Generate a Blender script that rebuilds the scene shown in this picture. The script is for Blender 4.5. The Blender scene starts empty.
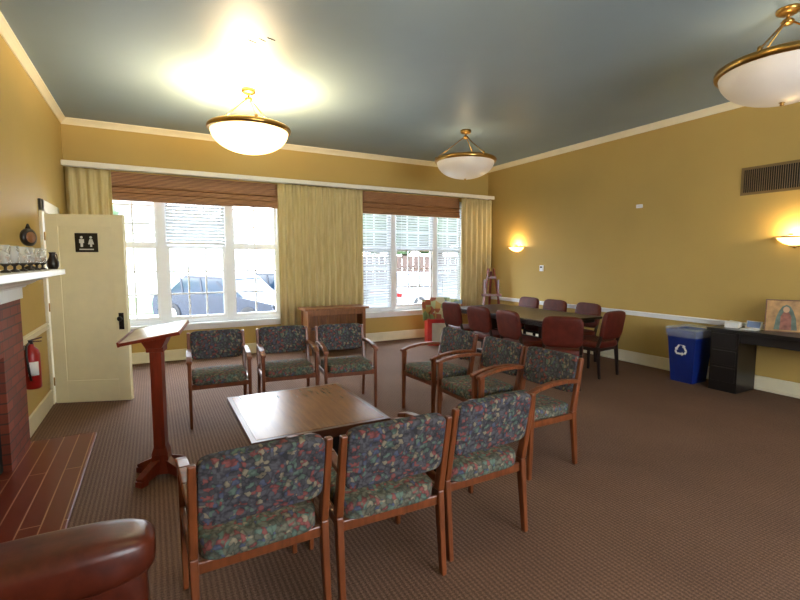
import bpy, bmesh, math, random
from mathutils import Vector, Matrix, Euler
random.seed(4)
PI=math.pi
# ------------------------------------------------------------ materials
def lin(c):
    return tuple(((x/255)/12.92 if x/255<=0.04045 else ((x/255+0.055)/1.055)**2.4) for x in c)+(1,)
def newmat(name):
    m=bpy.data.materials.new(name); m.use_nodes=True
    nt=m.node_tree; b=nt.nodes['Principled BSDF']
    return m,nt,b
def coords(nt,scale=(1,1,1),rot=(0,0,0)):
    tc=nt.nodes.new('ShaderNodeTexCoord'); mp=nt.nodes.new('ShaderNodeMapping')
    mp.inputs['Scale'].default_value=scale; mp.inputs['Rotation'].default_value=rot
    nt.links.new(tc.outputs['Object'],mp.inputs['Vector']); return mp.outputs['Vector']
def ramp(nt,fac,stops,interp='LINEAR'):
    r=nt.nodes.new('ShaderNodeValToRGB'); r.color_ramp.interpolation=interp
    el=r.color_ramp.elements
    while len(el)<len(stops): el.new(0.5)
    for e,(p,c) in zip(el,stops): e.position=p; e.color=c
    nt.links.new(fac,r.inputs['Fac']); return r.outputs['Color']
def bumpn(nt,b,h,strength=.3,dist=.01):
    bp=nt.nodes.new('ShaderNodeBump'); bp.inputs['Strength'].default_value=strength; bp.inputs['Distance'].default_value=dist
    nt.links.new(h,bp.inputs['Height']); nt.links.new(bp.outputs['Normal'],b.inputs['Normal'])
def M(name,col,rough=.5,metal=0,var=.12,nscale=8,stretch=(1,1,1),bump=0,emis=None,estr=0,spec=.5):
    m,nt,b=newmat(name)
    c=lin(col)
    n=nt.nodes.new('ShaderNodeTexNoise'); n.inputs['Scale'].default_value=nscale; n.inputs['Detail'].default_value=4
    nt.links.new(coords(nt,stretch),n.inputs['Vector'])
    lo=tuple(x*(1-var) for x in c[:3])+(1,); hi=tuple(min(1,x*(1+var)) for x in c[:3])+(1,)
    nt.links.new(ramp(nt,n.outputs['Fac'],[(.3,lo),(.7,hi)]),b.inputs['Base Color'])
    b.inputs['Roughness'].default_value=rough; b.inputs['Metallic'].default_value=metal
    b.inputs['Specular IOR Level'].default_value=spec
    if bump: bumpn(nt,b,n.outputs['Fac'],bump,.005)
    if emis:
        b.inputs['Emission Color'].default_value=lin(emis); b.inputs['Emission Strength'].default_value=estr
    return m
wallM=M('wall_paint',(188,159,92),.6,var=.03,nscale=1.5,spec=.3)
ceilM=M('ceiling_paint',(136,154,164),.5,var=.06,nscale=.8,spec=.4)
trimM=M('trim_paint',(232,222,192),.4,var=.03)
whiteM=M('white_paint',(236,238,240),.35,var=.02)
doorM=M('door_paint',(240,230,190),.4,var=.03)
woodM=M('chair_wood',(112,58,28),.33,var=.3,nscale=6,stretch=(6,6,1))
woodR=M('lectern_wood',(112,38,19),.3,var=.3,nscale=6,stretch=(6,6,1))
woodT=M('table_wood',(124,76,44),.27,var=.22,nscale=5,stretch=(10,1,1))
woodTe=M('table_edge_wood',(88,46,24),.3,var=.2,nscale=5)
darkM=M('dark_wood',(34,22,18),.3,var=.3,nscale=6)
ebonyM=M('ebony_laminate',(22,18,18),.35,var=.2)
honeyM=M('honey_wood',(138,86,44),.4,var=.25,nscale=5,stretch=(6,6,1))
leatherM=M('brown_leather',(80,30,15),.33,var=.3,nscale=20,bump=.15)
burgM=M('burgundy_leather',(84,30,20),.5,var=.2,nscale=12,bump=.1,spec=.25)
goldM=M('brass',(176,138,76),.28,1,var=.1)
blackM=M('black_plastic',(14,14,14),.4,var=.1)
silverM=M('silver_metal',(180,180,180),.25,1,var=.1)
redM=M('extinguisher_red',(150,20,18),.3,var=.1)
redP=M('display_red',(190,28,24),.4,var=.1)
blueM=M('bin_blue',(18,40,112),.4,var=.1)
paperM=M('paper_white',(225,225,222),.6,var=.05)
signM=M('sign_black',(22,18,18),.4,var=.05)
tireM=M('tire_rubber',(20,20,22),.7)
matteBlackM=M('matte_black',(18,15,14),.9)  # matte near-black for firebox back, vent backing and ceiling flecks
asphM=M('asphalt',(160,160,160),.9,nscale=3)
grassM=M('grass',(80,110,60),.9,nscale=6,var=.3)
barkM=M('bark',(50,38,30),.9,nscale=6,var=.3)
leafM=M('foliage',(66,86,58),.8,nscale=5,var=.5)
fenceM=M('fence_wood',(62,46,38),.8,nscale=4,var=.3)
houseM=M('house_siding',(190,194,196),.8)
roofM=M('roof_shingle',(140,140,142),.9)
carB=M('car_paint_blue',(36,42,54),.25,.3)
carW=M('car_paint_silver',(150,158,166),.25,.3)
carG=M('car_glass',(30,44,58),.08)
def carpet():
    m,nt,b=newmat('carpet_ribbed')
    v=coords(nt)
    w=nt.nodes.new('ShaderNodeTexWave'); w.inputs['Scale'].default_value=12; w.inputs['Distortion'].default_value=3.2
    w.inputs['Detail'].default_value=3; w.inputs['Detail Scale'].default_value=12; w.bands_direction='X'
    nt.links.new(v,w.inputs['Vector'])
    w2=nt.nodes.new('ShaderNodeTexWave'); w2.inputs['Scale'].default_value=16; w2.inputs['Distortion'].default_value=6
    w2.inputs['Detail'].default_value=2; w2.inputs['Detail Scale'].default_value=10; w2.bands_direction='Y'
    nt.links.new(v,w2.inputs['Vector'])
    n=nt.nodes.new('ShaderNodeTexNoise'); n.inputs['Scale'].default_value=140; nt.links.new(v,n.inputs['Vector'])
    n2=nt.nodes.new('ShaderNodeTexNoise'); n2.inputs['Scale'].default_value=1.2; nt.links.new(v,n2.inputs['Vector'])
    a=nt.nodes.new('ShaderNodeMath'); a.operation='MULTIPLY_ADD'; a.inputs[1].default_value=.3
    nt.links.new(w.outputs['Fac'],a.inputs[0])
    a2=nt.nodes.new('ShaderNodeMath'); a2.operation='MULTIPLY'; a2.inputs[1].default_value=.18; nt.links.new(w2.outputs['Fac'],a2.inputs[0])
    nt.links.new(a2.outputs[0],a.inputs[2])
    a3=nt.nodes.new('ShaderNodeMath'); a3.operation='MULTIPLY_ADD'; a3.inputs[1].default_value=.8; nt.links.new(n.outputs['Fac'],a3.inputs[0]); nt.links.new(a.outputs[0],a3.inputs[2])
    col=ramp(nt,a3.outputs[0],[(.3,lin((80,57,46))),(.65,lin((112,83,66))),(1.0,lin((146,113,92)))])
    mx=nt.nodes.new('ShaderNodeMix'); mx.data_type='RGBA'; mx.blend_type='MULTIPLY'; mx.inputs[0].default_value=1
    nt.links.new(col,mx.inputs[6]); nt.links.new(ramp(nt,n2.outputs['Fac'],[(.3,(.88,.88,.88,1)),(.7,(1.05,1.05,1.05,1))]),mx.inputs[7])
    nt.links.new(mx.outputs[2],b.inputs['Base Color'])
    b.inputs['Roughness'].default_value=.85; b.inputs['Specular IOR Level'].default_value=.2
    bumpn(nt,b,a3.outputs[0],.5,.008)
    return m
carpetM=carpet()
def upholstery(name,base,base2,k=1.0):
    m,nt,b=newmat(name)
    n=nt.nodes.new('ShaderNodeTexNoise'); n.inputs['Scale'].default_value=18; n.inputs['Detail'].default_value=3
    v=coords(nt); nt.links.new(v,n.inputs['Vector'])
    ad=nt.nodes.new('ShaderNodeVectorMath'); ad.operation='MULTIPLY_ADD'; ad.inputs[1].default_value=(.07,.07,.07)
    nt.links.new(n.outputs['Color'],ad.inputs[0]); nt.links.new(v,ad.inputs[2])
    vo=nt.nodes.new('ShaderNodeTexVoronoi'); vo.inputs['Scale'].default_value=50
    nt.links.new(ad.outputs[0],vo.inputs['Vector'])
    sp=nt.nodes.new('ShaderNodeSeparateColor'); nt.links.new(vo.outputs['Color'],sp.inputs[0])
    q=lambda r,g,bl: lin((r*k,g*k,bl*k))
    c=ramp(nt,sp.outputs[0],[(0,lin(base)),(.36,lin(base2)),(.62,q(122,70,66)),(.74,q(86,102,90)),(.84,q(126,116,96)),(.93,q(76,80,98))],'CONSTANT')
    c2=ramp(nt,vo.outputs['Distance'],[(.35,(1,1,1,1)),(.75,(.5,.5,.52,1))])
    mx=nt.nodes.new('ShaderNodeMix'); mx.data_type='RGBA'; mx.blend_type='MULTIPLY'; mx.inputs[0].default_value=1
    nt.links.new(c,mx.inputs[6]); nt.links.new(c2,mx.inputs[7]); nt.links.new(mx.outputs[2],b.inputs['Base Color'])
    b.inputs['Roughness'].default_value=.85; b.inputs['Specular IOR Level'].default_value=.2
    return m
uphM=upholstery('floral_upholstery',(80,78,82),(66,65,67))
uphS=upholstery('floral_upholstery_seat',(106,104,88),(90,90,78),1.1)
def brick(name,rot,c1,c2,mort,w,h,ms=.012,rough=.7):
    m,nt,b=newmat(name)
    t=nt.nodes.new('ShaderNodeTexBrick'); t.inputs['Color1'].default_value=lin(c1); t.inputs['Color2'].default_value=lin(c2)
    t.inputs['Mortar'].default_value=lin(mort); t.inputs['Scale'].default_value=1
    t.inputs['Brick Width'].default_value=w; t.inputs['Row Height'].default_value=h; t.inputs['Mortar Size'].default_value=ms
    t.inputs['Mortar Smooth'].default_value=.1
    tc=nt.nodes.new('ShaderNodeTexCoord'); s=nt.nodes.new('ShaderNodeSeparateXYZ'); cb=nt.nodes.new('ShaderNodeCombineXYZ')
    nt.links.new(tc.outputs['Object'],s.inputs[0])
    o={'yz':('Y','Z'),'yx':('Y','X')}[rot]
    nt.links.new(s.outputs[o[0]],cb.inputs['X']); nt.links.new(s.outputs[o[1]],cb.inputs['Y'])
    nt.links.new(cb.outputs[0],t.inputs['Vector']); nt.links.new(t.outputs['Color'],b.inputs['Base Color'])
    b.inputs['Roughness'].default_value=rough; bumpn(nt,b,t.outputs['Fac'],-.4,.006)
    return m
brickM=brick('brick_wall','yz',(132,56,32),(108,44,26),(78,46,32),.21,.075,.006)
hearthM=brick('hearth_brick','yx',(116,42,24),(100,36,20),(176,130,100),1.6,.105,.004,.3)
def curtainmat():
    m,nt,b=newmat('curtain_fabric')
    n=nt.nodes.new('ShaderNodeTexNoise'); n.inputs['Scale'].default_value=30; nt.links.new(coords(nt,(1,1,.1)),n.inputs['Vector'])
    nt.links.new(ramp(nt,n.outputs['Fac'],[(.3,lin((206,188,136))),(.7,lin((228,212,162)))]),b.inputs['Base Color'])
    b.inputs['Roughness'].default_value=.8
    tr=nt.nodes.new('ShaderNodeBsdfTranslucent'); tr.inputs['Color'].default_value=lin((225,195,125))
    mx=nt.nodes.new('ShaderNodeMixShader'); mx.inputs[0].default_value=.08
    out=nt.nodes['Material Output']
    nt.links.new(b.outputs[0],mx.inputs[1]); nt.links.new(tr.outputs[0],mx.inputs[2]); nt.links.new(mx.outputs[0],out.inputs[0])
    return m
curtM=curtainmat()
def bamboomat():
    m,nt,b=newmat('bamboo_shade')
    w=nt.nodes.new('ShaderNodeTexWave'); w.bands_direction='Z'; w.inputs['Scale'].default_value=16; w.inputs['Distortion'].default_value=2.5
    nt.links.new(coords(nt,(.3,1,1)),w.inputs['Vector'])
    nt.links.new(ramp(nt,w.outputs['Fac'],[(.1,lin((84,46,28))),(.6,lin((142,92,56))),(.95,lin((196,148,100)))]),b.inputs['Base Color'])
    b.inputs['Roughness'].default_value=.6
    return m
bamM=bamboomat()
def transl(name,col,f=.4,tc=None):
    m,nt,b=newmat(name)
    n=nt.nodes.new('ShaderNodeTexNoise'); n.inputs['Scale'].default_value=3
    nt.links.new(coords(nt),n.inputs['Vector'])
    c=lin(col); nt.links.new(ramp(nt,n.outputs['Fac'],[(.3,tuple(x*.94 for x in c[:3])+(1,)),(.7,c)]),b.inputs['Base Color'])
    b.inputs['Roughness'].default_value=.3
    tr=nt.nodes.new('ShaderNodeBsdfTranslucent'); tr.inputs['Color'].default_value=c
    mx=nt.nodes.new('ShaderNodeMixShader'); mx.inputs[0].default_value=f
    nt.links.new(b.outputs[0],mx.inputs[1]); nt.links.new(tr.outputs[0],mx.inputs[2]); nt.links.new(mx.outputs[0],nt.nodes['Material Output'].inputs[0])
    return m
blindM=transl('blind_slat',(206,210,214),.04)
shadeOff=transl('frosted_glass_shade',(232,226,222),.25)
shadeOn=M('lit_glass_shade',(250,235,200),.4,var=.03,emis=(255,224,156),estr=1.9)
sconM=M('sconce_glass',(250,235,190),.4,var=.03,emis=(255,214,130),estr=2.6)
def glassm(name,col,alpha):
    m,nt,b=newmat(name); b.inputs['Base Color'].default_value=lin(col); b.inputs['Roughness'].default_value=.1
    n=nt.nodes.new('ShaderNodeTexNoise'); n.inputs['Scale'].default_value=20
    nt.links.new(coords(nt),n.inputs['Vector'])
    r=nt.nodes.new('ShaderNodeMapRange'); r.inputs[3].default_value=alpha-.08; r.inputs[4].default_value=alpha+.08
    nt.links.new(n.outputs['Fac'],r.inputs[0]); nt.links.new(r.outputs[0],b.inputs['Alpha'])
    return m
glassM=glassm('clear_glass',(235,238,235),.3)
bagM=glassm('plastic_bag',(215,225,240),.25)
def mapmat():
    m,nt,b=newmat('brochure_print')
    vo=nt.nodes.new('ShaderNodeTexVoronoi'); vo.inputs['Scale'].default_value=9
    nt.links.new(coords(nt),vo.inputs['Vector'])
    sp=nt.nodes.new('ShaderNodeSeparateColor'); nt.links.new(vo.outputs['Color'],sp.inputs[0])
    nt.links.new(ramp(nt,sp.outputs[1],[(0,lin((180,190,140))),(.25,lin((130,150,100))),(.45,lin((206,200,160))),(.7,lin((196,160,90))),(.82,lin((120,140,150))),(.94,lin((170,90,60)))],'CONSTANT'),b.inputs['Base Color'])
    return m
mapM=mapmat()
# ------------------------------------------------------------ mesh builder
class B:
    def __init__(s): s.bm=bmesh.new(); s.mats=[]
    def mi(s,m):
        if m not in s.mats: s.mats.append(m)
        return s.mats.index(m)
    def add(s,verts,faces,m,T=None,smooth=False):
        i=s.mi(m); vs=[s.bm.verts.new((T@Vector(v)) if T else Vector(v)) for v in verts]
        for f in faces:
            try:
                fc=s.bm.faces.new([vs[k] for k in f]); fc.material_index=i; fc.smooth=smooth
            except ValueError: pass
    def box(s,c,size,m,rot=(0,0,0),top=(1,1),T=None):
        hx,hy,hz=[k/2 for k in size]; v=[]
        for z,(sx,sy) in ((-hz,(1,1)),(hz,top)):
            v+=[(-hx*sx,-hy*sy,z),(hx*sx,-hy*sy,z),(hx*sx,hy*sy,z),(-hx*sx,hy*sy,z)]
        X=Matrix.Translation(c)@Euler(rot).to_matrix().to_4x4()
        if T: X=T@X
        s.add(v,[(3,2,1,0),(4,5,6,7),(0,1,5,4),(1,2,6,5),(2,3,7,6),(3,0,4,7)],m,X)
    def bb(s,x0,x1,y0,y1,z0,z1,m):
        s.box(((x0+x1)/2,(y0+y1)/2,(z0+z1)/2),(x1-x0,y1-y0,z1-z0),m)
    def beam(s,p,q,w,h,m,w2=None,h2=None):
        p=Vector(p);q=Vector(q); d=q-p; L=d.length
        R=d.to_track_quat('Z','Y').to_matrix().to_4x4() if abs(d.normalized().z)<.999 else Matrix.Identity(4)
        if abs(d.normalized().z)>=.999 and d.z<0: p,q=q,p; w,h,w2,h2=(w2 or w),(h2 or h),w,h
        s.box((0,0,L/2),(w,h,L),m,top=((w2 or w)/w,(h2 or h)/h),T=Matrix.Translation(p)@R)
    def post(s,p,q,w,h,m,w2=None,h2=None):
        w2=w2 or w; h2=h2 or h; v=[]
        for c,a,b in ((p,w,h),(q,w2,h2)):
            x,y,z=c; v+=[(x-a/2,y-b/2,z),(x+a/2,y-b/2,z),(x+a/2,y+b/2,z),(x-a/2,y+b/2,z)]
        s.add(v,[(3,2,1,0),(4,5,6,7),(0,1,5,4),(1,2,6,5),(2,3,7,6),(3,0,4,7)],m)
    def cushion(s,c,size,m,rot=(0,0,0),e=.3,nu=28,nv=16):
        f=lambda w:math.copysign(abs(w)**e,w)
        v=[];fs=[]
        for j in range(nv+1):
            ph=-PI/2+PI*j/nv
            for i in range(nu):
                th=2*PI*i/nu+PI/nu
                v.append((size[0]/2*f(math.cos(ph))*f(math.cos(th)),size[1]/2*f(math.cos(ph))*f(math.sin(th)),size[2]/2*f(math.sin(ph))))
        for j in range(nv):
            for i in range(nu):
                k=(i+1)%nu; fs.append((j*nu+i,j*nu+k,(j+1)*nu+k,(j+1)*nu+i))
        s.add(v,fs,m,Matrix.Translation(c)@Euler(rot).to_matrix().to_4x4(),True)
    def lathe(s,prof,m,c=(0,0,0),seg=32,rot=(0,0,0),arc=2*PI,start=0,smooth=True):
        v=[];fs=[];full=abs(arc-2*PI)<1e-4; n=seg if full else seg+1
        for r,z in prof:
            for i in range(n):
                a=start+arc*i/seg; v.append((r*math.cos(a),r*math.sin(a),z))
        for j in range(len(prof)-1):
            for i in range(seg):
                k=(i+1)%n; fs.append((j*n+i,j*n+k,(j+1)*n+k,(j+1)*n+i))
        s.add(v,fs,m,Matrix.Translation(c)@Euler(rot).to_matrix().to_4x4(),smooth)
    def tube(s,pts,r,m,seg=8):
        pts=[Vector(p) for p in pts]; v=[];fs=[]
        rs=r if isinstance(r,(list,tuple)) else [r]*len(pts)
        for i,p in enumerate(pts):
            d=(pts[min(i+1,len(pts)-1)]-pts[max(i-1,0)]).normalized()
            u=d.orthogonal().normalized() if i==0 else (u-d*u.dot(d)).normalized()
            w=d.cross(u)
            for k in range(seg):
                a=2*PI*k/seg; v.append(p+(u*math.cos(a)+w*math.sin(a))*rs[i])
        for i in range(len(pts)-1):
            for k in range(seg):
                l=(k+1)%seg; fs.append((i*seg+k,i*seg+l,(i+1)*seg+l,(i+1)*seg+k))
        fs.append(tuple(reversed(range(seg)))); fs.append(tuple((len(pts)-1)*seg+k for k in range(seg)))
        s.add(v,fs,m,None,True)
    def prism(s,pts,d,m,T):
        n=len(pts); v=[(x,y,0) for x,y in pts]+[(x,y,d) for x,y in pts]
        fs=[tuple(reversed(range(n))),tuple(range(n,2*n))]+[(i,(i+1)%n,n+(i+1)%n,n+i) for i in range(n)]
        s.add(v,fs,m,T)
    def done(s,name,loc=(0,0,0),rz=0,bevel=0):
        bmesh.ops.recalc_face_normals(s.bm,faces=s.bm.faces)
        me=bpy.data.meshes.new(name); s.bm.to_mesh(me); s.bm.free()
        for m in s.mats: me.materials.append(m)
        o=bpy.data.objects.new(name,me); bpy.context.collection.objects.link(o)
        o.location=loc; o.rotation_euler=(0,0,rz)
        if bevel:
            bv=o.modifiers.new('bevel','BEVEL'); bv.width=bevel; bv.segments=2; bv.limit_method='ANGLE'; bv.angle_limit=math.radians(50)
        return o
def inst(o,loc,rz,name=None):
    c=o.copy(); c.name=name or o.name.split('.')[0]; bpy.context.collection.objects.link(c)
    c.location=loc; c.rotation_euler=(0,0,rz); return c
XL,XR,YB,YF,H=-1.02,6.35,7.8,-2.6,3.48
# ------------------------------------------------------------ room shell
b=B(); b.bb(XL-1.4,XR+.2,YF-.2,YB+.2,-.15,0,carpetM); b.done('floor')
b=B(); b.bb(XL-1.4,XR+.2,YF-.2,YB+.2,H,H+.15,ceilM); b.done('ceiling')
b=B(); b.bb(XR,XR+.2,YF-.2,YB+.2,0,H,wallM); b.done('wall_right')
F0,F1,FZ0,FZ1=.9,4.2,.8,2.6
b=B(); b.bb(XL-.2,XR,YF-.2,YF,0,FZ0,wallM); b.bb(XL-.2,XR,YF-.2,YF,FZ1,H,wallM); b.bb(XL-.2,F0,YF-.2,YF,FZ0,FZ1,wallM); b.bb(F1,XR,YF-.2,YF,FZ0,FZ1,wallM); b.done('wall_front')
b=B()
for x in (F0,F0+1.1,F0+2.2,F1): b.bb(x-.04,x+.04,YF-.12,YF-.04,FZ0,FZ1,whiteM)
for z in (FZ0,1.75,FZ1): b.bb(F0,F1,YF-.115,YF-.045,z-.03,z+.03,whiteM)
b.bb(F0-.06,F1+.06,YF-.04,YF+.07,FZ0-.04,FZ0-.005,whiteM); b.done('fill_window')  # unseen window, added behind the camera to give daylight fill
D0,D1,DZ=6.12,6.94,2.06
b=B(); b.bb(XL-.2,XL,YF,D0,0,H,wallM); b.bb(XL-.2,XL,D1,YB+.2,0,H,wallM); b.bb(XL-.2,XL,D0,D1,DZ,H,wallM); b.done('wall_left')
b=B(); b.bb(XL-1.4,XL-1.3,5.4,YB+.2,0,H,wallM); b.bb(XL-1.3,XL-.2,5.4,5.5,0,H,wallM); b.bb(XL-1.3,XL-.2,YB+.1,YB+.2,0,H,wallM); b.done('wall_hallway')
W=[(-.62,1.92,.14,1.09),(3.33,5.72,4.08,5.03)]; WZ0,WZ1=.57,2.74
b=B()
b.bb(XL,XR,YB,YB+.2,0,WZ0,wallM); b.bb(XL,XR,YB,YB+.2,WZ1,H,wallM)
b.bb(XL,W[0][0],YB,YB+.2,WZ0,WZ1,wallM); b.bb(W[0][1],W[1][0],YB,YB+.2,WZ0,WZ1,wallM); b.bb(W[1][1],XR,YB,YB+.2,WZ0,WZ1,wallM)
b.done('wall_back')
def trimbox(name,args,m=trimM,bevel=.006):
    b=B()
    for a in args: b.bb(*a,m)
    return b.done(name,bevel=bevel)
trimbox('baseboard_back',[(XL,XR,YB-.02,YB,0,.17),(XL,XR,YB-.03,YB,0,.03)])
trimbox('baseboard_right',[(XR-.02,XR,YF,YB-.02,0,.17),(XR-.03,XR,YF,YB-.02,0,.03)])
trimbox('baseboard_left',[(XL,XL+.02,4.78,5.98,0,.17),(XL,XL+.02,YF,2.5,0,.17),(XL,XL+.02,7.05,YB-.02,0,.17)])
trimbox('baseboard_front',[(XL+.02,XR-.03,YF,YF+.02,0,.17)])
def crown(name,p,q,n):
    b=B(); prof=[(0,-.085),(.012,-.085),(.016,-.07),(.03,-.045),(.05,-.022),(.06,-.016),(.06,0),(0,0)]
    p=Vector(p);q=Vector(q);n=Vector(n); N=len(prof)
    v=[tuple(e+n*a+Vector((0,0,H+z))) for e in (p,q) for a,z in prof]
    fs=[tuple(range(N)),tuple(range(N,2*N))]+[(i,(i+1)%N,N+(i+1)%N,N+i) for i in range(N)]
    b.add(v,fs,trimM); b.done(name)
crown('trim_1',(XL,YB,0),(XR,YB,0),(0,-1,0)); crown('trim_2',(XR,YB,0),(XR,YF,0),(-1,0,0))
crown('trim_3',(XL,YF,0),(XL,YB,0),(1,0,0)); crown('trim_4',(XL,YF,0),(XR,YF,0),(0,1,0))
trimbox('trim_5',[(XR-.022,XR,YF,YB,.72,.79),(XR-.035,XR,YF,YB,.765,.785)],whiteM)
trimbox('trim_6',[(XL,XL+.022,4.74,5.98,.82,.89),(XL,XL+.035,4.74,5.98,.87,.885)])
trimbox('trim_7',[(XL,XR,YB-.20,YB,2.83,2.87),(XL,XR,YB-.22,YB-.20,2.81,2.88)],M('cornice_paint',(236,232,218),.4,var=.02))
trimbox('trim_8',[(XL,XL+.03,5.99,6.12,0,2.19),(XL,XL+.03,6.94,7.05,0,2.19),(XL,XL+.03,5.99,7.05,2.06,2.19),(XL-.2,XL,6.12,6.14,0,2.06),(XL-.2,XL,6.92,6.94,0,2.06),(XL-.2,XL,6.14,6.92,2.04,2.06)])
# windows
def window(name,w):
    x0,x1,m1,m2=w; b=B(); y0,y1=YB+.02,YB+.13; yo=YB+.075
    b.bb(x0,x1,y0,y1,WZ0,WZ0+.06,whiteM); b.bb(x0,x1,y0,y1,WZ1-.06,WZ1,whiteM)
    b.bb(x0,x0+.05,y0,y1,WZ0+.06,WZ1-.06,whiteM); b.bb(x1-.05,x1,y0,y1,WZ0+.06,WZ1-.06,whiteM)
    for m in (m1,m2): b.bb(m-.05,m+.05,y0,y1,WZ0+.06,WZ1-.06,whiteM)
    b.bb(x0-.06,x1+.06,YB-.075,YB+.02,WZ0-.035,WZ0,whiteM); b.bb(x0-.03,x1+.03,YB-.02,YB,WZ0-.11,WZ0-.035,whiteM)
    for k,(a,c) in enumerate(((x0+.05,m1-.05),(m1+.05,m2-.05),(m2+.05,x1-.05))):
        zm=1.77
        for (za,zb,yy) in ((WZ0+.06,zm,yo-.015),(zm,WZ1-.06,yo+.015)):
            b.bb(a,c,yy-.018,yy+.018,za,za+.05,whiteM); b.bb(a,c,yy-.018,yy+.018,zb-.045,zb,whiteM)
            b.bb(a,a+.045,yy-.018,yy+.018,za+.05,zb-.045,whiteM); b.bb(c-.045,c,yy-.018,yy+.018,za+.05,zb-.045,whiteM)
            nc=3 if k==1 else 2; nr=3
            for i in range(1,nc):
                xx=a+.045+(c-a-.09)*i/nc; b.bb(xx-.011,xx+.011,yy-.01,yy+.01,za+.05,zb-.045,whiteM)
            for i in range(1,nr):
                zz=za+.05+(zb-za-.095)*i/nr; b.bb(a+.045,c-.045,yy-.009,yy+.009,zz-.011,zz+.011,whiteM)
    return b.done(name)
window('window_1',W[0]); window('window_2',W[1])
def blind(x0,x1,zt,zb):
    b=B(); z=zt-.03; y=YB-.005
    b.bb(x0,x1,y-.018,y+.018,zt-.03,zt,whiteM)
    while z>zb+.06:
        z-=.05; b.box(((x0+x1)/2,y,z),(x1-x0,.05,.0025),blindM,rot=(math.radians(52),0,0))
    b.bb(x0,x1,y-.014,y+.014,zb,zb+.025,whiteM)
    for xx in (x0+.1,x1-.1): b.tube([(xx,y-.02,zt),(xx,y-.02,zb)],.003,whiteM,4)
    return b.done('venetian_blind')
blind(.2,1.03,WZ1,1.80); blind(3.39,4.02,WZ1,.62); blind(4.14,4.97,WZ1,1.72); blind(5.09,5.66,WZ1,.62)
def curtain(x0,x1,name='curtain'):
    b=B(); n=int((x1-x0)/.01); per=.125; v=[];fs=[]; zs=[.42,1.0,1.6,2.2,2.6,2.8]
    ph=random.random()*6
    for z in zs:
        amp=.056 if z<2.6 else .04
        for i in range(n+1):
            x=x0+(x1-x0)*i/n
            s_=math.sin(2*PI*x/per+ph+.6*math.sin(x*7)+.12*z)
            y=7.652+amp*math.copysign(abs(s_)**.8,s_)*(1+.15*math.sin(x*5+z))*.85
            v.append((x,y,z))
    for j in range(len(zs)-1):
        for i in range(n): fs.append((j*(n+1)+i,j*(n+1)+i+1,(j+1)*(n+1)+i+1,(j+1)*(n+1)+i))
    b.add(v,fs,curtM,None,True); o=b.done(name)
    sd=o.modifiers.new('s','SOLIDIFY'); sd.thickness=.003
curtain(-.99,-.46); curtain(1.85,3.38); curtain(5.54,6.31)
def roman(x0,x1):
    b=B()
    prof=[(7.74,2.80),(7.735,2.62),(7.71,2.60),(7.735,2.585),(7.73,2.54),(7.715,2.52),(7.73,2.505),(7.725,2.47),(7.712,2.44),(7.715,2.40),(7.745,2.41),(7.755,2.6),(7.755,2.80)]
    N=len(prof)
    v=[(x,y,z) for x in (x0,x1) for y,z in prof]
    fs=[tuple(range(N)),tuple(range(N,2*N))]+[(i,(i+1)%N,N+(i+1)%N,N+i) for i in range(N)]
    b.add(v,fs,bamM); b.done('roman_shade')
roman(-.48,1.87); roman(3.36,5.56)
# ------------------------------------------------------------ door
b=B(); Lw=.75; t=.02
b.bb(0,Lw,-t,t,.012,2.03,doorM)
for sgn in (-1,1):
    y0,y1=(-t-.012,-t) if sgn<0 else (t,t+.012)
    b.bb(0,.12,y0,y1,.012,2.03,doorM); b.bb(Lw-.12,Lw,y0,y1,.012,2.03,doorM); b.bb(.12,Lw-.12,y0,y1,.012,.25,doorM); b.bb(.12,Lw-.12,y0,y1,1.9,2.03,doorM)
yk=-t-.012
b.bb(Lw-.085,Lw-.035,yk-.006,yk,.8,.98,blackM)
b.lathe([(.0,-.06),(.02,-.058),(.028,-.045),(.024,-.03),(.011,-.02),(.011,0)],blackM,(Lw-.06,yk,.92),16,rot=(-PI/2,0,0))
b.lathe([(.0,.06),(.02,.058),(.028,.045),(.024,.03),(.011,.02),(.011,0)],blackM,(Lw-.06,t+.012,.92),16,rot=(-PI/2,0,0))
sx,sz=.385,1.735
b.bb(sx-.11,sx+.11,-t-.006,-t,sz-.1,sz+.1,signM)
Tf=Matrix.Translation((sx,-t-.0065,sz))@Euler((PI/2,0,0)).to_matrix().to_4x4()
for fx,kind in ((-.045,'m'),(.045,'w')):
    b.prism([(fx+.014*math.cos(a*PI/5),.055+.014*math.sin(a*PI/5)) for a in range(10)],.002,paperM,Tf)
    if kind=='m': b.prism([(fx-.024,.036),(fx+.024,.036),(fx+.024,-.005),(fx+.013,-.005),(fx+.012,-.045),(fx-.012,-.045),(fx-.013,-.005),(fx-.024,-.005)],.002,paperM,Tf)
    else: b.prism([(fx-.014,.036),(fx+.014,.036),(fx+.03,-.018),(fx+.01,-.018),(fx+.01,-.045),(fx-.01,-.045),(fx-.01,-.018),(fx-.03,-.018)],.002,paperM,Tf)
b.prism([(-.07,-.065),(.07,-.065),(.07,-.078),(-.07,-.078)],.002,paperM,Tf)
for hz in (.25,1.05,1.8): b.tube([(-.004,-.03,hz-.045),(-.004,-.03,hz+.045)],.008,goldM,8)
b.done('door_1',(-.965,6.02,0),math.radians(-19),bevel=.003)
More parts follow.
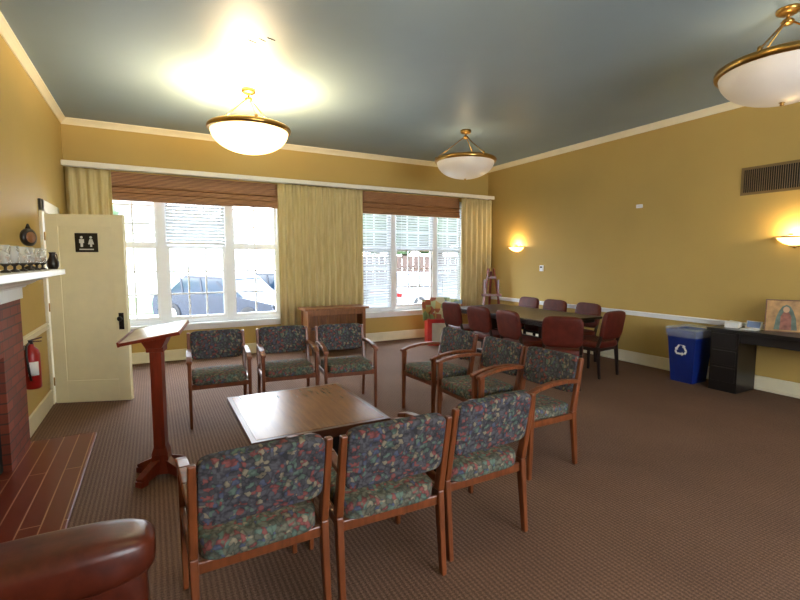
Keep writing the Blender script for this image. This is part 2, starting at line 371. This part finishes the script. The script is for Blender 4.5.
# ------------------------------------------------------------ fireplace
b=B(); X0=XL+.001
b.bb(X0,-.96,2.6,3.1,0,1.24,brickM); b.bb(X0,-.96,4.15,4.72,0,1.24,brickM); b.bb(X0,-.96,3.1,4.15,.86,1.24,brickM)
b.bb(X0,X0+.01,3.1,4.15,0.03,.86,matteBlackM)  # flat dark panel stands for the sooty firebox interior
b.bb(X0,-.5,2.55,4.77,0,.022,hearthM)
b.bb(X0,-.945,2.58,4.74,1.24,1.33,whiteM)
prof=[(X0,1.33),(-.93,1.33),(-.92,1.345),(-.88,1.36),(-.85,1.38),(-.79,1.40),(-.74,1.415),(-.72,1.43),(X0,1.43)]
N=len(prof); v=[(x,y,z) for y in (2.52,4.77) for x,z in prof]
b.add(v,[tuple(range(N)),tuple(range(N,2*N))]+[(i,(i+1)%N,N+(i+1)%N,N+i) for i in range(N)],whiteM)
b.bb(X0,-.66,2.46,4.80,1.43,1.475,whiteM)
b.done('fireplace',bevel=.003)
b=B()
for i in range(6):
    y=3.50+i*.21; x=-.77
    b.lathe([(0,0),(.026,0),(.026,.01),(.008,.018),(.008,.035),(.028,.05),(.030,.055)],darkM,(x,y,1.475),16)
    b.lathe([(.027,.055),(.031,.165),(.029,.165),(.024,.057),(0,.057)],glassM,(x,y,1.475),16)
    b.lathe([(.0,.10),(.02,.10),(.02,.058),(0,.058)],honeyM,(x,y,1.475),12)
b.done('glass_votive_holders')
b=B()
b.lathe([(0,0),(.05,0),(.05,.015),(.015,.03),(.012,.16),(.02,.18)],darkM,(0,0,0),16)
b.lathe([(0,-.02),(.05,-.02),(.072,-.012),(.072,.012),(.05,.02),(0,.02)],darkM,(0,0,.26),24,rot=(PI/2,0,math.radians(60)))
b.lathe([(0,-.024),(.045,-.024),(.045,.024),(0,.024)],honeyM,(0,0,.26),24,rot=(PI/2,0,math.radians(60)))
b.tube([(0,0,.33),(0,0,.37)],[.02,.006],darkM)
b.done('mantel_clock',(-.88,4.73,1.475))
b=B(); b.lathe([(0,0),(.03,0),(.042,.025),(.044,.06),(.026,.095),(.02,.12),(.026,.14),(.022,.14),(.015,.12),(0,.11)],darkM,(0,0,0),20)
b.tube([(.025,0,.13),(.06,0,.12),(.065,0,.08),(.042,0,.045)],.005,darkM); b.done('metal_pitcher',(-.73,4.72,1.475),1.2)
# extinguisher
b=B()
b.lathe([(0,0),(.05,0),(.06,.012),(.06,.30),(.05,.34),(.025,.365),(.02,.38),(.02,.39),(0,.39)],redM,(0,0,0),24)
b.lathe([(.0605,.12),(.0610,.12),(.0610,.24),(.0605,.24)],paperM,(0,0,0),24,arc=1.3,start=-1.9)
b.box((0,0,.405),(.03,.03,.035),blackM); b.box((.03,0,.43),(.1,.018,.012),silverM,rot=(0,-.25,0)); b.box((.03,0,.41),(.09,.018,.01),silverM)
b.tube([(-.01,-.02,.4),(-.02,-.06,.38),(-.02,-.075,.3),(-.01,-.07,.16),(0,-.068,.08)],.009,blackM)
b.box((-.055,0,.2),(.02,.04,.36),blackM)
b.done('fire_extinguisher',(XL+.067,4.93,.44),0)
# ------------------------------------------------------------ pendants
def pendant(on,name='pendant_lamp'):
    b=B(); R=.43; gm=shadeOn if on else shadeOff
    prof=[(0.0,-.27)]+[(R*math.sin(a),-.27*math.cos(a)**.9 if math.cos(a)>1e-6 else 0) for a in [i*PI/2/14 for i in range(1,15)]]
    b.lathe(prof,gm,(0,0,0),48)
    b.lathe([(.425,-.03),(.445,-.035),(.458,-.02),(.462,0),(.455,.02),(.44,.028),(.425,.02),(.425,-.03)],goldM,(0,0,0),48)
    if not on: b.lathe([(0,-.295),(.012,-.292),(.016,-.283),(.01,-.276),(.022,-.270),(.022,-.262),(0,-.26)],goldM,(0,0,0),16)
    for k in range(3):
        a=2*PI*k/3+.5; c,s_=math.cos(a),math.sin(a)
        b.tube([(.445*c,.445*s_,.01),(.42*c,.42*s_,.05),(.03*c,.03*s_,.335)],.007,goldM)
        b.lathe([(0,-.02),(.018,-.01),(.018,.02),(.008,.035),(0,.035)],goldM,(.44*c,.44*s_,.02),10)
    b.lathe([(0,.31),(.03,.315),(.045,.335),(.03,.355),(.012,.36),(.012,.385),(.05,.39),(.075,.405),(.08,.42),(.08,.44),(0,.44)],goldM,(0,0,0),24)
    return b.done(name)
def bulb(parent,power,z=.05,col=(1,.8,.5),r=.06):
    l=bpy.data.lights.new('bulb','POINT'); l.energy=power; l.color=col; l.shadow_soft_size=r
    o=bpy.data.objects.new('bulb',l); bpy.context.collection.objects.link(o); o.parent=parent; o.location=(0,0,z); return o
LZ=3.06
p1=pendant(True); p1.location=(1.04,5.54,LZ-.02); bulb(p1,140,z=-.03,r=.13)
p2=pendant(False); p2.location=(4.2,5.7,LZ-.02); bulb(p2,3)
p3=inst(p2,(4.40,1.83,LZ-.01),.6,'pendant_lamp'); bulb(p3,3)
p4=inst(p1,(1.04,1.50,LZ-.02),0,'pendant_lamp'); bulb(p4,80,z=0,r=.12)  # unseen fourth pendant of the grid, lit as fill for the near end
# sconces
def sconce(y):
    b=B(); pr=[(0,-.10),(.05,-.095),(.11,-.07),(.155,-.035),(.175,0)]
    b.lathe(pr,sconM,(0,0,0),24,arc=PI,start=PI/2)
    b.lathe([(.172,-.008),(.182,-.008),(.184,.006),(.176,.01),(.170,.006)],goldM,(0,0,0),24,arc=PI,start=PI/2)
    b.lathe([(0,-.13),(.012,-.12),(.02,-.1),(0,-.09)],goldM,(-.012,0,0),12)
    b.box((-.004,0,-.03),(.012,.12,.14),goldM)
    o=b.done('wall_sconce',(XR-.004,y,1.81)); l=bulb(o,8,z=.04,col=(1,.75,.38),r=.04); l.location=(-.09,0,.04)
sconce(6.86); sconce(2.42)
# ------------------------------------------------------------ wall details right
b=B(); y0,y1,z0,z1=2.05,3.0,2.33,2.66
ventM=M('vent_metal',(120,96,54),.5,.0)
b.bb(XR-.012,XR,y0,y1,z0,z0+.03,ventM); b.bb(XR-.012,XR,y0,y1,z1-.03,z1,ventM); b.bb(XR-.012,XR,y0,y0+.03,z0+.03,z1-.03,ventM); b.bb(XR-.012,XR,y1-.03,y1,z0+.03,z1-.03,ventM)
b.bb(XR-.004,XR,y0+.03,y1-.03,z0+.03,z1-.03,matteBlackM)  # near-black sheet paints the duct's darkness behind the louvres
y=y0+.045
while y<y1-.04:
    b.box((XR-.008,y,(z0+z1)/2),(.012,.004,z1-z0-.06),ventM,rot=(0,0,.6)); y+=.022
b.done('air_vent')
b=B(); b.box((0,0,0),(.025,.09,.05),whiteM); b.box((-.014,0,0),(.004,.05,.02),paperM); b.done('motion_sensor',(XR-.0125,4.31,2.34),bevel=.005)
b=B(); b.box((0,0,0),(.03,.08,.11),whiteM); b.box((-.017,0,.02),(.004,.05,.03),blackM); b.done('thermostat',(XR-.015,6.2,1.4),bevel=.005)
b=B()
for (a,c,d) in (((.82,4.32),(.90,4.35),.006),((.9,4.25),(.96,4.28),.005),((.96,4.2),(1.03,4.22),.008),((.8,4.4),(.83,4.45),.005)):
    b.beam((a[0],a[1],H-.001),(c[0],c[1],H-.001),.002,d,matteBlackM)
b.done('ceiling_crack')
# ------------------------------------------------------------ upholstered armchair
def armchair():
    b=B()
    for s in (-1,1):
        x=s*.262
        b.post((x,.235,0),(x,.225,.615),.026,.032,woodM,.034,.046)
        b.post((x,-.26,0),(x,-.215,.42),.028,.034,woodM,.034,.05)
        b.post((x,-.215,.42),(x,-.295,.815),.034,.05,woodM,.03,.032)
        pts=[(-.26,.645),(-.12,.662),(.04,.662),(.17,.645),(.262,.618)]
        for (ya,za),(yb,zb) in zip(pts,pts[1:]):
            v=[]
            for yy,zz in ((ya,za),(yb,zb)):
                w=.048 if yy>-.2 else .036
                v+=[(x-w/2,yy,zz-.014),(x+w/2,yy,zz-.014),(x+w/2,yy,zz+.014),(x-w/2,yy,zz+.014)]
            b.add(v,[(0,1,5,4),(1,2,6,5),(2,3,7,6),(3,0,4,7),(3,2,1,0),(4,5,6,7)],woodM)
        b.beam((x,-.22,.385),(x,.22,.395),.022,.045,woodM)
    b.beam((-.25,.225,.385),(.25,.225,.385),.03,.05,woodM); b.beam((-.25,-.215,.37),(.25,-.215,.37),.022,.05,woodM)
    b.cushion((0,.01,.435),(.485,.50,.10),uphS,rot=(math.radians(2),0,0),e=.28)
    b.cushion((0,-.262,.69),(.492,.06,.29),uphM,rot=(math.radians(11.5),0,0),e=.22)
    return b.done('upholstered_armchair',bevel=.006)
a0=armchair(); a0.location=(.345,2.05,0); a0.rotation_euler=(0,0,.03)
inst(a0,(.945,2.04,0),-.02); inst(a0,(1.55,2.11,0),.02)
r=PI
inst(a0,(.53,4.72,0),r-.06); inst(a0,(1.19,4.68,0),r-.10); inst(a0,(1.79,4.54,0),r-.14)
inst(a0,(2.50,3.84,0),PI/2+.06); inst(a0,(2.49,3.16,0),PI/2-.02); inst(a0,(2.50,2.57,0),PI/2+.05)
# ------------------------------------------------------------ coffee table
b=B()
b.bb(-.44,.44,-.49,.49,.485,.52,woodTe); b.bb(-.41,.41,-.46,.46,.52,.5215,woodT)
b.bb(-.36,.36,-.41,.41,.43,.485,woodTe)
b.bb(-.2,.2,-.2,.2,.05,.43,darkM); b.bb(-.27,.27,-.27,.27,0,.05,darkM)
b.done('coffee_table',(.89,3.08,0),0,bevel=.006)
# ------------------------------------------------------------ lectern
b=B()
for k in range(4):
    a=PI/4+k*PI/2+.25; c,s_=math.cos(a),math.sin(a)
    b.beam((.03*c,.03*s_,.09),(.20*c,.20*s_,.035),.06,.1,woodR,.05,.05)
    b.box((.18*c,.18*s_,.02),(.06,.06,.04),woodR,rot=(0,0,a))
b.box((0,0,.10),(.13,.13,.14),woodR,top=(.8,.8)); b.box((0,0,.2),(.11,.11,.06),woodR,top=(.7,.7))
b.box((0,0,.59),(.075,.095,.76),woodR); b.box((0,0,.93),(.11,.12,.04),woodR)
b.box((0,0,.98),(.1,.16,.08),woodR,top=(1.8,1.2))
topM=M('lectern_top_reflection',(226,212,198),.2,var=.06)  # pale colour paints the window reflection onto the sloping top
sl=math.radians(-10)
R_=Euler((math.radians(6),sl,0))
b.box((.0,0,1.040),(.38,.36,.022),woodR,rot=R_); b.box((.003,0,1.054),(.365,.35,.006),topM,rot=R_)
b.box((-.190,0,1.010),(.014,.36,.034),woodR,rot=R_)
b.done('lectern',(.0,3.62,0),-.25,bevel=.004)
# ------------------------------------------------------------ leather club chair
b=B()
b.bb(-.85,.0,-.42,.42,.10,.30,leatherM)
b.cushion((-.38,0,.36),(.76,.62,.17),leatherM,e=.35)
for s in (-1,1):
    b.cushion((-.42,s*.39,.34),(.84,.17,.50),leatherM,e=.25)
    b.cushion((-.41,s*.40,.545),(.88,.24,.18),leatherM,e=.5)
b.cushion((-.80,0,.50),(.24,.86,.74),leatherM,rot=(0,-.1,0),e=.4)
for x in (-.78,-.08):
    for y in (-.36,.36): b.lathe([(0,0),(.02,0),(.03,.10),(0,.10)],darkM,(x,y,0),12)
b.done('leather_club_chair',(-.06,1.38,0),.0,bevel=.02)
# ------------------------------------------------------------ conference table & chairs
b=B()
b.bb(-.56,.56,-1.08,1.08,.715,.75,darkM); b.bb(-.5,.5,-1.0,1.0,.66,.715,darkM)
for y in (-.65,.65): b.bb(-.2,.2,y-.05,y+.05,.06,.66,darkM); b.bb(-.28,.28,y-.07,y+.07,0,.06,darkM)
b.bb(-.03,.03,-.6,.6,.25,.4,darkM)
b.done('conference_table',(5.05,5.38,0),0,bevel=.01)
def cchair():
    b=B()
    for s in (-1,1):
        x=s*.21
        b.post((x,.2,0),(x,.2,.40),.03,.03,darkM,.04,.04); b.post((x,-.24,0),(x,-.2,.42),.03,.03,darkM,.04,.045)
        b.post((x,-.2,.42),(x,-.27,.62),.035,.04,darkM,.03,.03)
        b.beam((x,-.2,.38),(x,.2,.38),.025,.05,darkM)
    b.beam((-.21,.2,.38),(.21,.2,.38),.025,.05,darkM); b.beam((-.21,-.2,.38),(.21,-.2,.38),.025,.05,darkM)
    b.cushion((0,0,.44),(.48,.48,.10),burgM,e=.35)
    b.cushion((0,-.27,.70),(.47,.075,.38),burgM,rot=(math.radians(10),0,0),e=.4)
    return b.done('leather_dining_chair',bevel=.004)
c0=cchair(); R2=-PI/2
c0.location=(4.43,5.95,0); c0.rotation_euler=(0,0,R2)
inst(c0,(4.40,5.24,0),R2+.05); inst(c0,(4.40,4.58,0),R2-.08); inst(c0,(4.45,3.97,0),R2+.7)
inst(c0,(5.66,6.10,0),-R2); inst(c0,(5.66,5.48,0),-R2+.05); inst(c0,(5.66,4.84,0),-R2-.05); inst(c0,(5.25,4.16,0),.1)
# ------------------------------------------------------------ desk, bin, things on the desk
b=B()
b.bb(5.84,6.31,1.0,3.03,.71,.75,ebonyM); b.bb(5.88,6.30,2.70,3.0,0.0,.71,ebonyM); b.bb(5.88,6.30,1.03,1.33,0,.71,ebonyM); b.bb(5.90,5.93,1.33,2.70,.60,.71,ebonyM)
for z in (.12,.32,.52): b.bb(5.868,5.88,2.72,2.98,z,z+.17,ebonyM)
b.done('console_desk',bevel=.004)
b=B()
def frus(z0,z1,a0_,a1_,m,hollow=False):
    v=[]
    for z,a in ((z0,a0_),(z1,a1_)): v+=[(-a,-a*.86,z),(a,-a*.86,z),(a,a*.86,z),(-a,a*.86,z)]
    f=[(0,1,5,4),(1,2,6,5),(2,3,7,6),(3,0,4,7)]
    if not hollow: f+=[(3,2,1,0)]
    b.add(v,f,m)
frus(0,.66,.155,.205,blueM); frus(.02,.66,.145,.197,blueM); frus(.62,.67,.212,.215,blueM,True); frus(.58,.70,.214,.224,bagM,True); frus(.70,.67,.224,.19,bagM,True); frus(.5,.67,.185,.19,bagM,True)
Tb=Matrix.Translation((-.193,0,.42))@Euler((0,math.radians(4),0)).to_matrix().to_4x4()@Matrix(((0,0,-1,0),(-1,0,0,0),(0,1,0,0),(0,0,0,1)))
for k in range(3):
    a=k*2*PI/3; Tk=Tb@Matrix.Rotation(a,4,'Z')
    b.prism([(-.05,-.062),(.016,-.062),(.016,-.076),(.046,-.051),(.016,-.026),(.016,-.040),(-.040,-.040)],.003,paperM,Tk)
    b.prism([(-.052,-.060),(-.042,-.038),(-.056,-.012),(-.078,-.024)],.003,paperM,Tk)
b.done('recycling_bin',(6.03,3.32,0),0)
b=B(); b.box((0,0,.03),(.16,.14,.06),paperM); b.box((0,0,.065),(.14,.1,.01),whiteM,rot=(.1,0,0)); b.done('tissue_box',(6.08,2.86,.75),.2,bevel=.004)
b=B(); b.box((0,0,.004),(.22,.16,.008),paperM); b.box((.03,0,.05),(.012,.16,.09),paperM,rot=(0,.35,0)); b.box((.018,0,.055),(.004,.13,.07),M('card_print',(110,130,170),.5),rot=(0,.35,0)); b.done('brochure_holder',(6.08,2.66,.75),.0)
b=B()
icF=M('icon_frame',(92,52,30),.4,var=.3); icB=M('icon_ground',(170,130,80),.5,var=.4,nscale=12); icR=M('icon_robe',(140,84,66),.5,var=.4,nscale=20); icG=M('icon_mantle',(90,104,90),.5,var=.4,nscale=20); icS=M('icon_skin',(190,150,115),.5)
b.box((0,0,.182),(.36,.015,.36),icF); b.box((0,-.009,.182),(.34,.004,.34),icB)
Ti=Matrix.Translation((0,-.0115,.18))@Euler((PI/2,0,0)).to_matrix().to_4x4()
b.prism([(-.1,-.15),(.1,-.15),(.085,-.02),(.06,.06),(.035,.11),(0,.13),(-.035,.11),(-.06,.06),(-.085,-.02)],.002,icG,Ti)
b.prism([(-.05,-.15),(.05,-.15),(.045,.0),(.02,.05),(-.02,.05),(-.045,0)],.004,icR,Ti)
b.prism([(.028*math.cos(a*PI/6),.075+.034*math.sin(a*PI/6)) for a in range(12)],.005,icS,Ti)
b.box((0,.045,.13),(.04,.012,.25),icF,rot=(.3,0,0))
b.done('religious_painting',(6.12,2.37,.752),math.radians(-62))
# ------------------------------------------------------------ wooden side table under centre curtain
b=B(); x0,x1,y0,y1=2.16,3.18,7.12,7.50
b.bb(x0-.05,x1+.05,y0-.04,y1,.73,.765,honeyM)
for xx in (x0,x1-.06):
    for yy in (y0,y1-.06): b.bb(xx,xx+.06,yy,yy+.06,0,.73,honeyM)
b.bb(x0+.06,x1-.06,y0+.005,y0+.03,.64,.73,honeyM); b.bb(x0+.06,x1-.06,y1-.03,y1-.005,.12,.73,honeyM)
b.bb(x0+.01,x0+.035,y0+.06,y1-.06,.12,.73,honeyM); b.bb(x1-.035,x1-.01,y0+.06,y1-.06,.12,.73,honeyM)
b.bb(x0+.02,x1-.02,y0+.02,y1-.03,.12,.145,honeyM); b.bb(x0+.035,x1-.035,y0+.03,y1-.03,.38,.40,honeyM)
for xx in (2.34,2.50,2.67,2.84,3.0): b.bb(xx-.018,xx+.018,y0+.01,y0+.03,.145,.64,honeyM)
b.done('wooden_side_table',bevel=.004)
# display stand
b=B()
b.box((0,0,.24),(.56,.34,.48),redP); b.box((0,-.172,.24),(.4,.004,.34),M('display_white',(220,214,206),.5))
b.box((0,.05,.66),(.36,.02,.40),mapM,rot=(-.15,0,0)); b.box((-.27,-.03,.64),(.24,.02,.38),mapM,rot=(-.12,0,.7)); b.box((.27,-.03,.64),(.24,.02,.38),mapM,rot=(-.12,0,-.7))
for i in range(4): b.box((-.18+.12*i,-.1,.52),(.09,.02,.14),mapM,rot=(-.3,0,0))
b.done('brochure_display_stand',(4.66,7.02,0),math.radians(-22),bevel=.003)
# easel
b=B()
for s in (-1,1): b.beam((s*.26,-.12,0),(s*.05,.04,1.38),.045,.025,woodR)
b.beam((0,.3,0),(0,.05,1.32),.045,.025,woodR); b.beam((-.22,-.11,.55),(.22,-.11,.55),.03,.05,woodR); b.beam((-.2,-.045,.85),(.2,-.045,.85),.03,.04,woodR); b.beam((-.1,.0,1.2),(.1,.0,1.2),.03,.04,woodR)
b.beam((-.14,-.03,.58),(-.14,-.0,1.16),.035,.02,woodR); b.beam((.14,-.03,.58),(.14,-.0,1.16),.035,.02,woodR)
b.done('wooden_easel',(6.0,7.22,0),-.5)
# ------------------------------------------------------------ outside
GZ=-.35
b=B(); b.bb(-30,45,YB+.2,60,GZ-.1,GZ,asphM); b.done('ground_parking_lot')
b=B(); b.bb(-30,45,YB+.25,9.4,GZ,GZ+.04,grassM); b.bb(-30,45,18.2,26,GZ,GZ+.04,grassM); b.done('ground_lawn')
def car(m):
    b=B(); Tc=Matrix.Translation((0,.86,0))@Euler((PI/2,0,0)).to_matrix().to_4x4()
    b.prism([(-2.2,.28),(2.2,.28),(2.22,.55),(2.15,.75),(1.2,.88),(-1.5,.95),(-2.15,.9),(-2.25,.6)],1.72,m,Tc)
    Tg=Matrix.Translation((0,.74,0))@Euler((PI/2,0,0)).to_matrix().to_4x4()
    b.prism([(1.15,.87),(.45,1.38),(-1.05,1.42),(-1.75,.93)],1.48,carG,Tg)
    b.prism([(.5,1.37),(-1.05,1.40),(-1.0,1.46),(.35,1.43)],1.50,m,Matrix.Translation((0,.75,0))@Euler((PI/2,0,0)).to_matrix().to_4x4())
    for xx in (.42,-.35,-1.1): 
        for s in (-1,1): b.box((xx-.03,s*.745,1.14),(.07,.02,.52),m,rot=(0,-.15 if xx<0 else -.9 if xx>.4 else 0,0))
    for xx in (-1.4,1.4):
        for s in (-1,1): b.lathe([(0,-.1),(.2,-.1),(.2,-.11),(.32,-.11),(.33,0),(.32,.11),(.2,.11),(.2,.1),(0,.1)],tireM,(xx,s*.78,.33),24,rot=(PI/2,0,0)); b.lathe([(0,-.12),(.19,-.12),(.19,.12),(0,.12)],silverM,(xx,s*.78,.33),12,rot=(PI/2,0,0))
    for s in (-1,1): b.box((2.18,s*.62,.66),(.1,.3,.12),silverM); b.box((-2.2,s*.66,.72),(.08,.26,.14),redM)
    return b.done('parked_car',bevel=.05)
k1=car(carB); k1.location=(2.0,14.2,GZ); k1.rotation_euler=(0,0,-.9)
inst(k1,(4.3,16.2,GZ),-.9)
k2=car(carW); k2.location=(9.2,14.8,GZ); k2.rotation_euler=(0,0,.3)
b=B()
for i in range(50): b.bb(6+i*.3,6+i*.3+.26,18.6,18.63,GZ+.05,1.75,fenceM)
b.bb(6,21,18.63,18.7,.2,.3,fenceM); b.bb(6,21,18.63,18.7,1.2,1.3,fenceM); b.done('wooden_fence')
def tree(loc,h,r,sd):
    rd=random.Random(sd); b=B()
    b.tube([(0,0,0),(.1,0,h*.3),(0,.1,h*.55),(.1,0,h*.8)],[.22,.17,.13,.05],barkM,10)
    for k in range(5):
        a=rd.random()*6.28; b.tube([(0,.05,h*.4),(math.cos(a)*r*.4,math.sin(a)*r*.4,h*.6),(math.cos(a)*r*.8,math.sin(a)*r*.8,h*.75)],[.08,.06,.03],barkM,6)
    for k in range(26):
        a=rd.random()*6.28; q=r*math.sqrt(rd.random()); z=h*.72+(rd.random()-.4)*h*.45
        tmp=bmesh.new(); bmesh.ops.create_icosphere(tmp,subdivisions=2,radius=r*(.22+.18*rd.random()))
        vs=[v.co*(1+.35*(rd.random()-.5))+Vector((q*math.cos(a),q*math.sin(a),z)) for v in tmp.verts]
        tmp.verts.index_update(); b.add(vs,[tuple(v.index for v in f.verts) for f in tmp.faces],leafM); tmp.free()
    b.done('tree',loc)
tree((-4.2,24,GZ),6,2.2,1); tree((11.5,20.8,GZ),5.0,2.3,2); tree((14.5,22,GZ),5.5,2.6,3)
b=B(); b.bb(-9,5,28,34,GZ,3.0,houseM); b.prism([(-9.5,3.0),(5.5,3.0),(-2,5.4)],6.6,roofM,Matrix.Translation((0,34.3,0))@Euler((PI/2,0,0)).to_matrix().to_4x4())
for xx in (-6,-2.5): b.bb(xx,xx+1,27.95,28,1,2.2,carG)
b.done('neighbouring_house')
# ------------------------------------------------------------ world
w=bpy.data.worlds.new('sky'); bpy.context.scene.world=w; w.use_nodes=True
nt=w.node_tree; bg=nt.nodes['Background']
tc=nt.nodes.new('ShaderNodeTexCoord'); sx_=nt.nodes.new('ShaderNodeSeparateXYZ'); nt.links.new(tc.outputs['Generated'],sx_.inputs[0])
cr=nt.nodes.new('ShaderNodeValToRGB'); cr.color_ramp.elements[0].position=0; cr.color_ramp.elements[0].color=(.95,.98,1,1); cr.color_ramp.elements[1].position=.6; cr.color_ramp.elements[1].color=(.72,.84,1,1)
nt.links.new(sx_.outputs['Z'],cr.inputs[0]); nt.links.new(cr.outputs[0],bg.inputs['Color']); bg.inputs['Strength'].default_value=11.5
# ------------------------------------------------------------ camera
cd=bpy.data.cameras.new('camera'); cd.sensor_width=36; cd.lens=20.52; cd.clip_start=.05
co=bpy.data.objects.new('camera',cd); bpy.context.collection.objects.link(co)
co.location=(0,0,1.55); co.rotation_euler=(math.radians(85),0,math.radians(-28.4))
bpy.context.scene.camera=co
vs_=bpy.context.scene.view_settings
vs_.view_transform='Standard'; vs_.look='None'; vs_.exposure=.65; vs_.gamma=1
